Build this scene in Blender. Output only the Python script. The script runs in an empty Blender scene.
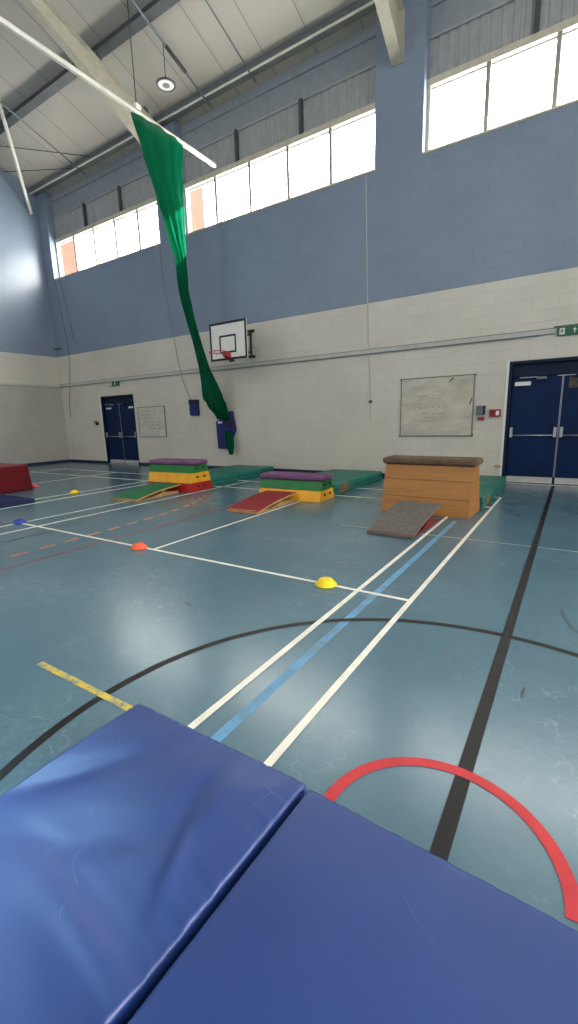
import bpy, bmesh, math, random
from mathutils import Vector, Matrix, noise
random.seed(7)
S = bpy.context.scene
COL = S.collection
PI = math.pi
D = 10.19          # distance to the long wall
XL = -17.05        # gable wall
REC = 0.30         # depth of the window bays
SL = 0.33          # roof slope
ZE = 9.75          # roof underside height at the long wall
def zroof(y): return ZE + SL*(D-y)

# ------------------------------------------------------------------ materials
def lin(c):
    c = c/255.0
    return c/12.92 if c <= 0.04045 else ((c+0.055)/1.055)**2.4
def rgb(r, g, b): return (lin(r), lin(g), lin(b), 1)

class Mat:
    def __init__(s, name, col=(150,150,150), rough=0.6, metal=0.0, spec=0.5):
        s.m = bpy.data.materials.new(name); s.m.use_nodes = True
        s.t = s.m.node_tree; s.b = s.t.nodes['Principled BSDF']
        s.b.inputs['Base Color'].default_value = rgb(*col)
        s.b.inputs['Roughness'].default_value = rough
        s.b.inputs['Metallic'].default_value = metal
        s.b.inputs['Specular IOR Level'].default_value = spec
        s._tc = None
    def n(s, typ, **kw):
        nd = s.t.nodes.new(typ)
        for k, v in kw.items(): setattr(nd, k, v)
        return nd
    def l(s, a, b): s.t.links.new(a, b)
    def coord(s):
        if s._tc is None: s._tc = s.n('ShaderNodeTexCoord')
        return s._tc.outputs['Object']
    def noise(s, scale, detail=3, rough=0.55, stretch=None, dist=0.0):
        t = s.n('ShaderNodeTexNoise')
        t.inputs['Scale'].default_value = scale; t.inputs['Detail'].default_value = detail
        t.inputs['Roughness'].default_value = rough; t.inputs['Distortion'].default_value = dist
        if stretch:
            mp = s.n('ShaderNodeMapping'); mp.inputs['Scale'].default_value = stretch
            s.l(s.coord(), mp.inputs['Vector']); s.l(mp.outputs['Vector'], t.inputs['Vector'])
        else: s.l(s.coord(), t.inputs['Vector'])
        return t.outputs['Fac']
    def ramp(s, fac, stops):
        r = s.n('ShaderNodeValToRGB')
        e = r.color_ramp.elements
        while len(e) > 1: e.remove(e[-1])
        e[0].position = stops[0][0]; e[0].color = stops[0][1]
        for p, c in stops[1:]:
            x = e.new(p); x.color = c
        s.l(fac, r.inputs['Fac']); return r.outputs['Color']
    def mix(s, fac, a, b, mode='MIX'):
        m = s.n('ShaderNodeMix', data_type='RGBA', blend_type=mode)
        for sock, v in ((m.inputs[0], fac), (m.inputs[6], a), (m.inputs[7], b)):
            if hasattr(v, 'is_linked') or hasattr(v, 'links'): s.l(v, sock)
            else: sock.default_value = v
        return m.outputs[2]
    def math(s, op, a, b=None, c=None, clamp=False):
        m = s.n('ShaderNodeMath', operation=op); m.use_clamp = clamp
        for i, v in enumerate((a, b, c)):
            if v is None: continue
            if hasattr(v, 'links'): s.l(v, m.inputs[i])
            else: m.inputs[i].default_value = v
        return m.outputs[0]
    def xyz(s):
        x = s.n('ShaderNodeSeparateXYZ'); s.l(s.coord(), x.inputs[0]); return x.outputs
    def color(s, c): s.l(c, s.b.inputs['Base Color'])
    def roughness(s, c): s.l(c, s.b.inputs['Roughness'])
    def bump(s, h, strength=0.3, dist=0.01):
        b = s.n('ShaderNodeBump'); b.inputs['Strength'].default_value = strength; b.inputs['Distance'].default_value = dist
        s.l(h, b.inputs['Height']); s.l(b.outputs['Normal'], s.b.inputs['Normal'])

def simple(name, col, rough=0.6, metal=0.0, var=0.08, scale=6.0, spec=0.5, bump=0.0):
    m = Mat(name, col, rough, metal, spec)
    f = m.noise(scale, 4)
    lo = tuple(max(0, c*(1-var)) for c in col); hi = tuple(min(255, c*(1+var)) for c in col)
    m.color(m.ramp(f, [(0.3, rgb(*lo)), (0.7, rgb(*hi))]))
    if bump: m.bump(m.noise(scale*12, 2), bump, 0.004)
    return m.m

def block_wall(name, axis, upper, lower, band=4.0086, low2=None, z2=2.9):
    """painted blockwork; axis = the world axis that runs along the wall"""
    m = Mat(name, (200,200,200), 0.42 if axis == 0 else .34, 0, 0.5 if axis == 0 else .9)
    x = m.xyz()
    cmb = m.n('ShaderNodeCombineXYZ'); m.l(x[axis], cmb.inputs[0]); m.l(x[2], cmb.inputs[1])
    br = m.n('ShaderNodeTexBrick'); m.l(cmb.outputs[0], br.inputs['Vector'])
    br.inputs['Scale'].default_value = 1.0; br.inputs['Brick Width'].default_value = 0.45
    br.inputs['Row Height'].default_value = 0.225; br.inputs['Mortar Size'].default_value = 0.006
    br.inputs['Mortar Smooth'].default_value = 0.6
    br.inputs['Color1'].default_value = (1,1,1,1); br.inputs['Color2'].default_value = (.955,.955,.955,1)
    br.inputs['Mortar'].default_value = (.86,.86,.86,1)
    step = m.math('GREATER_THAN', x[2], band)
    c = m.mix(step, rgb(*lower), rgb(*upper))
    if low2:
        s2 = m.math('GREATER_THAN', x[2], z2); c = m.mix(s2, rgb(*low2), c)
    d = m.noise(0.55, 5, 0.6)
    c = m.mix(1.0, c, br.outputs['Color'], 'MULTIPLY')
    c = m.mix(1.0, c, m.ramp(d, [(0.3, (.88,.88,.87,1)), (0.65, (1,1,1,1))]), 'MULTIPLY')
    m.color(c)
    h = m.math('MULTIPLY_ADD', m.noise(60, 2), 0.10, br.outputs['Fac'])
    inv = m.math('SUBTRACT', 1.0, br.outputs['Fac'])
    h = m.math('MULTIPLY_ADD', m.noise(55, 2), 0.15, inv)
    m.bump(h, 0.35, 0.006)
    return m.m

M = {}
M['wall_back'] = block_wall('painted_blockwork_long_wall', 0, (130,144,164), (214,208,195))
M['wall_left'] = block_wall('painted_blockwork_gable', 1, (130,144,164), (206,200,186), low2=(182,178,168), z2=2.93)
M['bay'] = simple('bay_lining_grey', (142,148,154), 0.6, var=0.04)
M['cream_steel'] = simple('cream_painted_steel', (178,172,154), 0.5, var=0.05)
M['track_steel'] = simple('off_white_steel', (222,218,206), 0.45, var=0.04)
M['dark_steel'] = simple('dark_grey_steel', (66,70,74), 0.55, var=0.08)
M['eaves_dark'] = simple('eaves_beam_shadow_grey', (104,108,110), 0.5, var=0.06)  # darker grey for the lower part of the eaves beam
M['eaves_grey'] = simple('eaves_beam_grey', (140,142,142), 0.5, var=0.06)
M['frame'] = simple('window_frame', (196,188,170), 0.45, var=0.05)
M['mullion'] = simple('window_mullion', (150,146,138), 0.45, var=0.05)
M['sill'] = simple('window_sill_cream', (205,196,168), 0.5, var=0.06)
M['navy_trim'] = simple('navy_gloss_paint', (24,36,66), 0.35, var=0.1)
M['door_blue'] = simple('door_navy_blue', (10,34,72), 0.5, var=0.10, scale=1.5, spec=0.15)
M['door_dark'] = simple('door_frame_navy', (12,28,54), 0.5, var=0.10, spec=0.2)
M['kick'] = simple('brushed_kickplate', (196,192,186), 0.4, 0.3, var=0.05)
M['chrome'] = simple('satin_steel', (175,175,175), 0.32, 0.9, var=0.04)
M['white'] = simple('white_plastic', (228,226,220), 0.4, var=0.02)
M['black'] = simple('black_paint', (24,22,24), 0.5, var=0.1)
M['red_paint'] = simple('red_paint_steel', (176,48,44), 0.4, var=0.08)
M['trunking'] = simple('grey_trunking', (186,184,176), 0.45, var=0.04)
M['trunking_shadow'] = simple('grey_trunking_lip', (112,116,116), 0.45, var=0.04)  # darker grey for trunking edges, pipe, board frames and bracket
M['grey_box'] = simple('grey_plastic', (96,106,112), 0.45, var=0.06)
M['red_box'] = simple('red_call_point', (150,44,40), 0.4, var=0.06)
M['sign_green'] = simple('sign_green', (18,96,58), 0.45, var=0.05)
M['cord'] = simple('grey_cord', (128,128,126), 0.7, var=0.05)
M['cable_dark'] = simple('dark_cable', (60,60,62), 0.6, var=0.05)
M['purple_pad'] = simple('purple_suede', (112,72,110), 0.9, var=0.12, scale=14, bump=0.3)
M['brown_pad'] = simple('brown_suede', (98,80,62), 0.9, var=0.16, scale=10, bump=0.3)
M['green_layer'] = simple('green_painted_wood', (24,112,48), 0.45, var=0.10, scale=4)
M['yellow_layer'] = simple('yellow_painted_wood', (235,168,30), 0.45, var=0.06, scale=4)
M['red_layer'] = simple('red_painted_wood', (176,28,26), 0.45, var=0.10, scale=4)
M['slot'] = simple('dark_hand_hole', (28,24,18), 0.8, var=0.1)
M['ply_edge'] = simple('plywood_edge', (176,134,84), 0.6, var=0.12, scale=20)
M['board_green'] = simple('green_carpet', (30,98,58), 0.95, var=0.12, scale=20, bump=0.4)
M['board_red'] = simple('dark_red_carpet', (128,26,34), 0.95, var=0.12, scale=20, bump=0.4)
M['board_grey'] = simple('grey_brown_carpet', (96,91,84), 0.95, var=0.12, scale=18, bump=0.4)
M['board_edge'] = simple('grey_brown_board_edge', (104,92,78), 0.8, var=0.12, scale=18)
M['maroon'] = simple('maroon_paint', (110,22,30), 0.55, var=0.1)
M['gym_green'] = simple('teal_green_pvc', (22,112,98), 0.5, var=0.10, scale=3)
M['gym_green_dark'] = simple('dark_green_seam', (10,56,52), 0.6, var=0.1)
M['tan_patch'] = simple('tan_corner_patch', (120,92,58), 0.7, var=0.15, scale=12)
M['maroon_foam'] = simple('maroon_vinyl', (92,8,18), 0.75, var=0.08, scale=3, spec=0.2)
M['navy_mat'] = simple('navy_vinyl', (20,28,74), 0.7, var=0.08, scale=3, spec=0.2)
M['bag_blue'] = simple('royal_blue_nylon', (26,36,98), 0.7, var=0.14, scale=9)
M['bag_dark'] = simple('dark_navy_nylon', (24,26,52), 0.7, var=0.14, scale=9)
M['cone_yellow'] = simple('yellow_soft_plastic', (238,206,20), 0.5, var=0.03)
M['cone_orange'] = simple('orange_soft_plastic', (240,92,50), 0.5, var=0.03)
M['cone_blue'] = simple('blue_soft_plastic', (36,58,150), 0.5, var=0.03)
M['cone_pink'] = simple('coral_soft_plastic', (226,104,96), 0.5, var=0.03)
M['line_white'] = simple('white_court_paint', (226,224,210), 0.5, var=0.05, scale=9)
M['line_black'] = simple('black_court_paint', (24,22,22), 0.5, var=0.25, scale=9, spec=0.3)
M['line_red'] = simple('red_court_paint', (184,36,44), 0.5, var=0.07, scale=9)
M['line_dark_red'] = simple('dark_red_court_paint', (140,56,52), 0.5, var=0.1, scale=9)
M['line_orange'] = simple('orange_court_paint', (206,112,80), 0.5, var=0.1, scale=9)
M['line_grey'] = simple('dark_grey_court_paint', (58,66,70), 0.5, var=0.1, scale=9)
M['ink'] = simple('marker_ink', (98,92,84), 0.7, var=0.1)
M['ink_dark'] = simple('dark_marker_ink', (54,50,46), 0.7, var=0.1)

# worn lines: paint broken up by a noise mask down to the floor
def worn(name, col, amount, scale=18, floor=(88,118,132)):
    m = Mat(name, col, 0.5)
    f = m.noise(scale, 5, 0.7, stretch=(1,1,1))
    m.color(m.mix(m.ramp(f, [(amount-0.08, (0,0,0,1)), (amount+0.08, (1,1,1,1))]), rgb(*floor), rgb(*col)))
    return m.m
M['line_blue'] = worn('worn_blue_tape', (92,150,190), 0.45, 9, floor=(92,122,134))
M['line_yellow'] = worn('worn_yellow_paint', (206,180,70), 0.46, 16, floor=(92,122,134))
M['line_thin_yellow'] = worn('worn_thin_yellow_paint', (170,160,96), 0.5, 6)

def wood():
    m = Mat('varnished_plywood', (190,120,60), 0.42)
    g = m.noise(1.6, 6, 0.6, stretch=(0.7,3,9), dist=1.2)
    f = m.noise(30, 3, 0.6, stretch=(0.6,6,14))
    c = m.ramp(g, [(0.25, rgb(130,82,26)), (0.5, rgb(164,110,42)), (0.75, rgb(186,132,58))])
    c = m.mix(0.35, c, m.ramp(f, [(0.3, rgb(150,90,40)), (0.7, rgb(206,142,76))]))
    m.color(c); return m.m
M['wood'] = wood()
def wood_dark():
    m = Mat('varnished_plywood_end', (150,94,46), 0.45)
    g = m.noise(1.8, 6, 0.6, stretch=(3,0.7,9), dist=1.0)
    m.color(m.ramp(g, [(0.25, rgb(120,70,30)), (0.75, rgb(168,106,52))])); return m.m

def floor_mat():
    m = Mat('teal_sports_vinyl', (86,120,136), 0.4, 0, 0.5)
    a = m.noise(0.45, 4, 0.6); b = m.noise(5.5, 6, 0.65)
    c = m.ramp(a, [(0.3, rgb(70,101,116)), (0.7, rgb(83,114,128))])
    c = m.mix(1.0, c, m.ramp(b, [(0.25, (.95,.95,.95,1)), (0.75, (1.03,1.03,1.03,1))]), 'MULTIPLY')
    # scuffs: patches of pale scratching
    patch = m.ramp(m.noise(0.75, 2, 0.5), [(0.45, (0,0,0,1)), (0.72, (1,1,1,1))])
    scr = m.n('ShaderNodeTexVoronoi'); scr.feature = 'DISTANCE_TO_EDGE'
    nz = m.n('ShaderNodeTexNoise'); nz.inputs['Scale'].default_value = 2.2; nz.inputs['Detail'].default_value = 4
    m.l(m.coord(), nz.inputs['Vector'])
    mp = m.n('ShaderNodeMixRGB') if False else m.n('ShaderNodeVectorMath', operation='MULTIPLY_ADD')
    m.l(nz.outputs['Color'], mp.inputs[0]); mp.inputs[1].default_value = (0.9,0.9,0.9); m.l(m.coord(), mp.inputs[2])
    m.l(mp.outputs[0], scr.inputs['Vector']); scr.inputs['Scale'].default_value = 5.5
    line = m.ramp(scr.outputs['Distance'], [(0.0, (1,1,1,1)), (0.035, (0,0,0,1))])
    brk = m.ramp(m.noise(7, 3, 0.6), [(0.46, (0,0,0,1)), (0.62, (1,1,1,1))])
    f = m.math('MULTIPLY', m.math('MULTIPLY', patch, line), brk)
    f2 = m.math('MULTIPLY', m.math('MULTIPLY', patch, m.ramp(m.noise(13, 6, 0.75, dist=1.5), [(0.30, (0,0,0,1)), (0.80, (1,1,1,1))])), 0.32)
    f = m.math('ADD', m.math('MULTIPLY', f, 0.60), f2, clamp=True)
    c = m.mix(f, c, rgb(150,172,178))
    m.color(c)
    r = m.math('MULTIPLY_ADD', m.noise(1.3, 6, 0.75), 0.09, 0.20)
    r = m.math('MINIMUM', r, 0.265)
    m.roughness(r)
    m.bump(m.math('ADD', m.noise(14, 4, 0.6), m.math('MULTIPLY', f, 0.8)), 0.12, 0.004)
    return m.m
M['floor'] = floor_mat()

def roof_mat():
    m = Mat('roof_lining_panels', (196,194,188), 0.55)
    x = m.xyz()
    fr = m.math('FRACT', m.math('MULTIPLY_ADD', x[0], 1/1.13, 0.03))
    seam = m.math('LESS_THAN', fr, 0.022)
    soft = m.math('LESS_THAN', fr, 0.09)
    tint = m.noise(0.4, 3)
    c = m.ramp(tint, [(0.3, rgb(166,160,150)), (0.7, rgb(180,175,165))])
    c = m.mix(m.math('MULTIPLY', soft, 0.18), c, rgb(150,148,142))
    c = m.mix(m.math('MULTIPLY', seam, 0.65), c, rgb(100,98,94))
    m.color(c); return m.m
M['roof'] = roof_mat()

def corr_mat(): return simple('grey_profiled_cladding', (156,158,158), 0.5, var=0.04)
M['clad'] = corr_mat()

def brick_mat():
    m = Mat('orange_brick', (190,110,70), 0.85)
    x = m.xyz()
    cmb = m.n('ShaderNodeCombineXYZ'); m.l(x[1], cmb.inputs[0]); m.l(x[2], cmb.inputs[1])
    br = m.n('ShaderNodeTexBrick'); m.l(cmb.outputs[0], br.inputs['Vector'])
    br.inputs['Scale'].default_value = 1; br.inputs['Brick Width'].default_value = 0.225; br.inputs['Row Height'].default_value = 0.075
    br.inputs['Mortar Size'].default_value = 0.006
    br.inputs['Color1'].default_value = rgb(108,46,28); br.inputs['Color2'].default_value = rgb(88,38,26); br.inputs['Mortar'].default_value = rgb(112,76,56)
    m.color(br.outputs['Color']); return m.m
M['brick'] = brick_mat()

def glass_mat():
    m = bpy.data.materials.new('window_glass'); m.use_nodes = True
    t = m.node_tree; t.nodes.clear()
    o = t.nodes.new('ShaderNodeOutputMaterial'); mx = t.nodes.new('ShaderNodeMixShader')
    tr = t.nodes.new('ShaderNodeBsdfTransparent'); gl = t.nodes.new('ShaderNodeBsdfGlossy')
    fr = t.nodes.new('ShaderNodeFresnel')
    gl.inputs['Roughness'].default_value = 0.05; tr.inputs['Color'].default_value = (.96,.98,.98,1)
    mx.inputs[0].default_value = 0.06; t.nodes.remove(fr)
    t.links.new(tr.outputs[0], mx.inputs[1]); t.links.new(gl.outputs[0], mx.inputs[2])
    t.links.new(mx.outputs[0], o.inputs[0]); return m
M['glass'] = glass_mat()

def net_mat():
    m = bpy.data.materials.new('green_netting'); m.use_nodes = True
    t = m.node_tree; t.nodes.clear()
    o = t.nodes.new('ShaderNodeOutputMaterial'); mx = t.nodes.new('ShaderNodeMixShader'); m2 = t.nodes.new('ShaderNodeMixShader')
    df = t.nodes.new('ShaderNodeBsdfDiffuse'); tl = t.nodes.new('ShaderNodeBsdfTranslucent'); tr = t.nodes.new('ShaderNodeBsdfTransparent')
    tc = t.nodes.new('ShaderNodeTexCoord'); nz = t.nodes.new('ShaderNodeTexNoise'); nz.inputs['Scale'].default_value = 3
    mp = t.nodes.new('ShaderNodeMapping'); mp.inputs['Scale'].default_value = (4,4,0.4)
    rp = t.nodes.new('ShaderNodeValToRGB')
    rp.color_ramp.elements[0].position = .3; rp.color_ramp.elements[0].color = rgb(4,58,44)
    rp.color_ramp.elements[1].position = .7; rp.color_ramp.elements[1].color = rgb(10,92,66)
    t.links.new(tc.outputs['Object'], mp.inputs[0]); t.links.new(mp.outputs[0], nz.inputs['Vector']); t.links.new(nz.outputs['Fac'], rp.inputs[0])
    t.links.new(rp.outputs[0], df.inputs['Color'])
    tl.inputs['Color'].default_value = rgb(20,170,110)
    mx.inputs[0].default_value = 0.35
    t.links.new(df.outputs[0], mx.inputs[1]); t.links.new(tl.outputs[0], mx.inputs[2])
    m2.inputs[0].default_value = 0.10
    t.links.new(mx.outputs[0], m2.inputs[1]); t.links.new(tr.outputs[0], m2.inputs[2])
    t.links.new(m2.outputs[0], o.inputs[0]); return m
M['net'] = net_mat()

def vinyl():
    m = Mat('blue_crash_mat_vinyl', (44,78,148), 0.36, 0, 0.5)
    a = m.noise(1.6, 3, 0.5)
    c = m.ramp(a, [(0.3, rgb(29,53,110)), (0.7, rgb(38,64,124))])
    # pale scratches
    v = m.n('ShaderNodeTexVoronoi'); v.feature = 'DISTANCE_TO_EDGE'; v.inputs['Scale'].default_value = 3.1
    nz = m.n('ShaderNodeTexNoise'); nz.inputs['Scale'].default_value = 1.6; nz.inputs['Detail'].default_value = 3
    m.l(m.coord(), nz.inputs['Vector'])
    ad = m.n('ShaderNodeVectorMath', operation='MULTIPLY_ADD'); m.l(nz.outputs['Color'], ad.inputs[0]); ad.inputs[1].default_value = (1.2,1.2,0)
    m.l(m.coord(), ad.inputs[2]); m.l(ad.outputs[0], v.inputs['Vector'])
    ln = m.ramp(v.outputs['Distance'], [(0.0, (1,1,1,1)), (0.004, (0,0,0,1))])
    br = m.ramp(m.noise(3.3, 2, 0.5), [(0.63, (0,0,0,1)), (0.68, (1,1,1,1))])
    c = m.mix(m.math('MULTIPLY', m.math('MULTIPLY', ln, br), 0.4), c, rgb(140,165,205))
    m.color(c)
    m.roughness(m.math('MULTIPLY_ADD', m.noise(5, 4, 0.6), 0.12, 0.34))
    w = m.n('ShaderNodeTexChecker'); w.inputs['Scale'].default_value = 420
    m.l(m.coord(), w.inputs['Vector'])
    h = m.math('ADD', m.math('MULTIPLY', w.outputs['Fac'], 0.12), m.noise(40, 3, 0.6))
    m.bump(h, 0.12, 0.002)
    return m.m
M['vinyl'] = vinyl()
M['vinyl_dark'] = simple('blue_vinyl_binding', (22,36,78), 0.5, var=0.1)

def board_mat():
    m = Mat('smeared_whiteboard', (205,200,184), 0.4)
    a = m.noise(2.2, 5, 0.65, stretch=(0.6,1,1.8))
    m.color(m.ramp(a, [(0.32, rgb(172,164,146)), (0.66, rgb(208,202,186))])); return m.m
M['whiteboard'] = board_mat()
M['poster'] = simple('smeared_small_whiteboard', (196,192,180), 0.5, var=0.06, scale=4)
def pic_mat():
    m = Mat('dark_poster_print', (40,40,30), 0.5)
    m.color(m.ramp(m.noise(16, 3), [(0.35, rgb(20,26,30)), (0.5, rgb(60,62,40)), (0.6, rgb(92,70,44)), (0.7, rgb(30,50,40))])); return m.m
M['print'] = pic_mat()
def lens_mat():
    m = Mat('lamp_lens', (214,214,208), 0.3); return m.m  # plain pale lens, no emission
M['lens'] = lens_mat()

# ------------------------------------------------------------------ mesh helpers
class MB:
    def __init__(s): s.v = []; s.f = []; s.fm = []
    def add(s, vs, fs, mi=0):
        o = len(s.v); s.v += [tuple(v) for v in vs]; s.f += [tuple(i+o for i in f) for f in fs]; s.fm += [mi]*len(fs); return s
    def box(s, x0, x1, y0, y1, z0, z1, mi=0):
        vs = [(x0,y0,z0),(x1,y0,z0),(x1,y1,z0),(x0,y1,z0),(x0,y0,z1),(x1,y0,z1),(x1,y1,z1),(x0,y1,z1)]
        return s.add(vs, [(0,3,2,1),(4,5,6,7),(0,1,5,4),(1,2,6,5),(2,3,7,6),(3,0,4,7)], mi)
    def hexa(s, b, t, mi=0):   # 4 bottom points, 4 top points (ccw from above)
        return s.add(list(b)+list(t), [(0,3,2,1),(4,5,6,7),(0,1,5,4),(1,2,6,5),(2,3,7,6),(3,0,4,7)], mi)
    def prism(s, poly, d0, d1, axis):   # extrude a 2-D polygon along an axis ('x': poly=(y,z); 'y': (x,z); 'z': (x,y))
        def P(p, d): return {'x': (d,p[0],p[1]), 'y': (p[0],d,p[1]), 'z': (p[0],p[1],d)}[axis]
        n = len(poly)
        return s.add([P(p,d0) for p in poly]+[P(p,d1) for p in poly],
                     [tuple(range(n)), tuple(range(2*n-1,n-1,-1))]+[(i,i+n,(i+1)%n+n,(i+1)%n) for i in range(n)])
    def tube(s, pts, r, n=8, caps=True):
        pts = [Vector(p) for p in pts]; rs = r if isinstance(r, (list,tuple)) else [r]*len(pts)
        rings = []; up = None
        for i, p in enumerate(pts):
            t = (pts[min(i+1,len(pts)-1)]-pts[max(i-1,0)]).normalized()
            if up is None:
                up = Vector((0,0,1)) if abs(t.z) < .9 else Vector((1,0,0))
            a = t.cross(up).normalized(); b = a.cross(t).normalized(); up = b
            rings.append([p+rs[i]*(math.cos(2*PI*k/n)*a+math.sin(2*PI*k/n)*b) for k in range(n)])
        vs = [v for rg in rings for v in rg]
        fs = [(i*n+k, i*n+(k+1)%n, (i+1)*n+(k+1)%n, (i+1)*n+k) for i in range(len(pts)-1) for k in range(n)]
        if caps: fs += [tuple(range(n-1,-1,-1)), tuple(range((len(pts)-1)*n, len(pts)*n))]
        return s.add(vs, fs)
    def lathe(s, prof, n=24, c=(0,0,0)):
        vs = [(c[0]+r*math.cos(2*PI*k/n), c[1]+r*math.sin(2*PI*k/n), c[2]+z) for r, z in prof for k in range(n)]
        return s.add(vs, [(i*n+k, i*n+(k+1)%n, (i+1)*n+(k+1)%n, (i+1)*n+k) for i in range(len(prof)-1) for k in range(n)])
    def ring(s, c, R, r, n=32, m=8):
        vs = [(c[0]+(R+r*math.cos(2*PI*j/m))*math.cos(2*PI*i/n), c[1]+(R+r*math.cos(2*PI*j/m))*math.sin(2*PI*i/n), c[2]+r*math.sin(2*PI*j/m)) for i in range(n) for j in range(m)]
        return s.add(vs, [(i*m+j, ((i+1)%n)*m+j, ((i+1)%n)*m+(j+1)%m, i*m+(j+1)%m) for i in range(n) for j in range(m)])
    def build(s, name, mat, parent=None, bevel=0.0, seg=2, smooth=False):
        me = bpy.data.meshes.new(name); me.from_pydata(s.v, [], s.f)
        for mm in (mat if isinstance(mat, (list,tuple)) else [mat]): me.materials.append(mm)
        for p, mi in zip(me.polygons, s.fm): p.material_index = mi; p.use_smooth = smooth
        bm = bmesh.new(); bm.from_mesh(me); bmesh.ops.recalc_face_normals(bm, faces=bm.faces); bm.to_mesh(me); bm.free()
        o = bpy.data.objects.new(name, me); COL.objects.link(o)
        if parent: o.parent = parent
        if bevel:
            md = o.modifiers.new('bevel', 'BEVEL'); md.width = bevel; md.segments = seg; md.harden_normals = True; md.limit_method = 'ANGLE'; md.angle_limit = math.radians(40)
            for p in me.polygons: p.use_smooth = True
            me.set_sharp_from_angle(angle=math.radians(50)) if False else None
        return o

def tag(o, label, cat, group=None):
    o['label'] = label; o['category'] = cat
    if group: o['group'] = group
    return o
def thing(name, label, cat, loc=(0,0,0), rz=0.0, group=None):
    o = bpy.data.objects.new(name, None); COL.objects.link(o)
    o.location = loc; o.rotation_euler = (0,0,rz); o.empty_display_size = .1
    return tag(o, label, cat, group)
def struct(o): o['kind'] = 'structure'; return o
def plabel(o, text): o['label'] = text; return o
def copy_tree(o, label=None):
    c = o.copy(); COL.objects.link(c)
    for ch in o.children:
        d = ch.copy(); COL.objects.link(d); d.parent = c
        for g in ch.children:
            e = g.copy(); COL.objects.link(e); e.parent = d
    if label: c['label'] = label
    return c

# ------------------------------------------------------------------ setting
HX = 16.5; YR = -7.6
fl = struct(MB().box(XL-.3, HX, YR, D+.3, -.2, 0).build('floor', M['floor']))

BAYS = [(-16.55,-10.92), (-10.0,-4.15), (-3.12,2.6), (3.62,9.3)]
SILL, TOPW = 6.66, 7.93
wb = MB()
# low wall with the two doorways left open
DL = (-14.62,-12.80,2.43); DR = (-1.215,0.675,2.46)
for x0, x1, z0 in [(XL-.3,DL[0],0), (DL[0],DL[1],DL[2]), (DL[1],DR[0],0), (DR[0],DR[1],DR[2]), (DR[1],HX,0)]:
    wb.box(x0, x1, D, D+.34, z0, SILL)
xs = [XL-.3]+[v for b in BAYS for v in b]+[HX]
for i in range(0, len(xs), 2): wb.box(xs[i], xs[i+1], D, D+.34, SILL, ZE)
struct(wb.build('wall_back', M['wall_back']))
ti = 0
def trim(o):
    global ti
    ti += 1; o.name = 'trim_%d' % ti; return struct(o)
wl = MB()
wl.prism([(YR,0),(D+.34,0),(D+.34,ZE-.1),(D,ZE),(1.29,zroof(1.29)),(YR,zroof(1.29)-SL*(1.29-YR))], XL-.3, XL, 'x')
struct(wl.build('wall_left', M['wall_left']))
# roof, two pitches
rf = MB()
yr = 1.29; zr = zroof(yr); ye = D+.6
rf.add([(XL-.3,ye,zroof(ye)),(HX,ye,zroof(ye)),(HX,yr,zr),(XL-.3,yr,zr)], [(0,1,2,3)])
rf.add([(XL-.3,yr,zr),(HX,yr,zr),(HX,YR,zr-SL*(yr-YR)),(XL-.3,YR,zr-SL*(yr-YR))], [(0,1,2,3)])
ro = struct(rf.build('ceiling', M['roof']))
sm = ro.modifiers.new('thick', 'SOLIDIFY'); sm.thickness = .12; sm.offset = 1
# skirting
bb = MB()
for x0, x1 in [(XL,DL[0]), (DL[1],DR[0]), (DR[1],HX)]: bb.box(x0, x1, D-.018, D, 0, .10)
struct(bb.build('baseboard_back', M['navy_trim']))
struct(MB().box(XL, XL+.018, YR, D-.018, 0, .10).build('baseboard_left', M['navy_trim']))

# window bays: cladding strip, lining, window frame with panes
for bi, (x0, x1) in enumerate(BAYS):
    yb = D+REC
    # lining between the cladding and the roof, with a shallow ledge
    m = MB().box(x0, x1, yb-.02, yb+.05, 8.74, zroof(yb)); m.box(x0, x1, yb-.06, yb-.02, 9.28, 9.40)
    trim(m.build('trim', M['bay']))
    # profiled cladding
    pts = []; n = int((x1-x0)/.19)
    for k in range(n):
        a = x0+(x1-x0)*k/n; w = (x1-x0)/n
        pts += [(a, yb-.03), (a+w*.52, yb-.03), (a+w*.62, yb-.012), (a+w*.9, yb-.012)]
    pts.append((x1, yb-.03))
    m = MB(); z0, z1 = 8.04, 8.76
    m.add([(p[0],p[1],z0) for p in pts]+[(p[0],p[1],z1) for p in pts], [(i,i+1,i+1+len(pts),i+len(pts)) for i in range(len(pts)-1)])
    m.box(x0, x1, yb-.07, yb-.02, 8.74, 8.79)
    m.box(x0, x1, yb+.0, yb+.05, 7.9, 8.8)
    trim(m.build('trim', M['clad']))
    for k in (1,2):
        xx = x0+(x1-x0)*k/3
        trim(MB().box(xx-.045, xx+.045, yb-.10, yb-.03, 8.05, 8.78).build('trim', M['dark_steel']))
    # window
    fr = MB()
    fr.box(x0, x1, yb-.10, yb+.06, TOPW, 8.06)
    fr.box(x0, x1, yb-.09, yb+.06, SILL+.0, SILL+.10)
    fr.box(x0, x0+.07, yb-.09, yb+.06, SILL+.1, TOPW); fr.box(x1-.07, x1, yb-.09, yb+.06, SILL+.1, TOPW)
    w = struct(fr.build('window_%d' % (bi+1), M['frame'], bevel=.006))
    sl = MB().box(x0, x1, D-.015, yb-.09, SILL-.01, SILL+.03).build('window_sill', M['sill'], w, bevel=.005)
    for k in range(1,5):
        xx = x0+(x1-x0)*k/5
        MB().box(xx-.04, xx+.04, yb-.09, yb+.05, SILL+.1, TOPW).build('mullion', M['mullion'], w, bevel=.005)
    for k in range(5):
        a = x0+(x1-x0)*k/5; b = x0+(x1-x0)*(k+1)/5
        l = a+(.07 if k == 0 else .04); r = b-(.07 if k == 4 else .04)
        MB().box(l, r, yb-.01, yb-.004, SILL+.1, TOPW).build('window_pane', M['glass'], w)
        if k != 2:
            MB().box((l+r)/2-.06, (l+r)/2+.06, yb-.13, yb-.09, SILL+.07, SILL+.105).build('window_catch', M['frame'], w)
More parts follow.
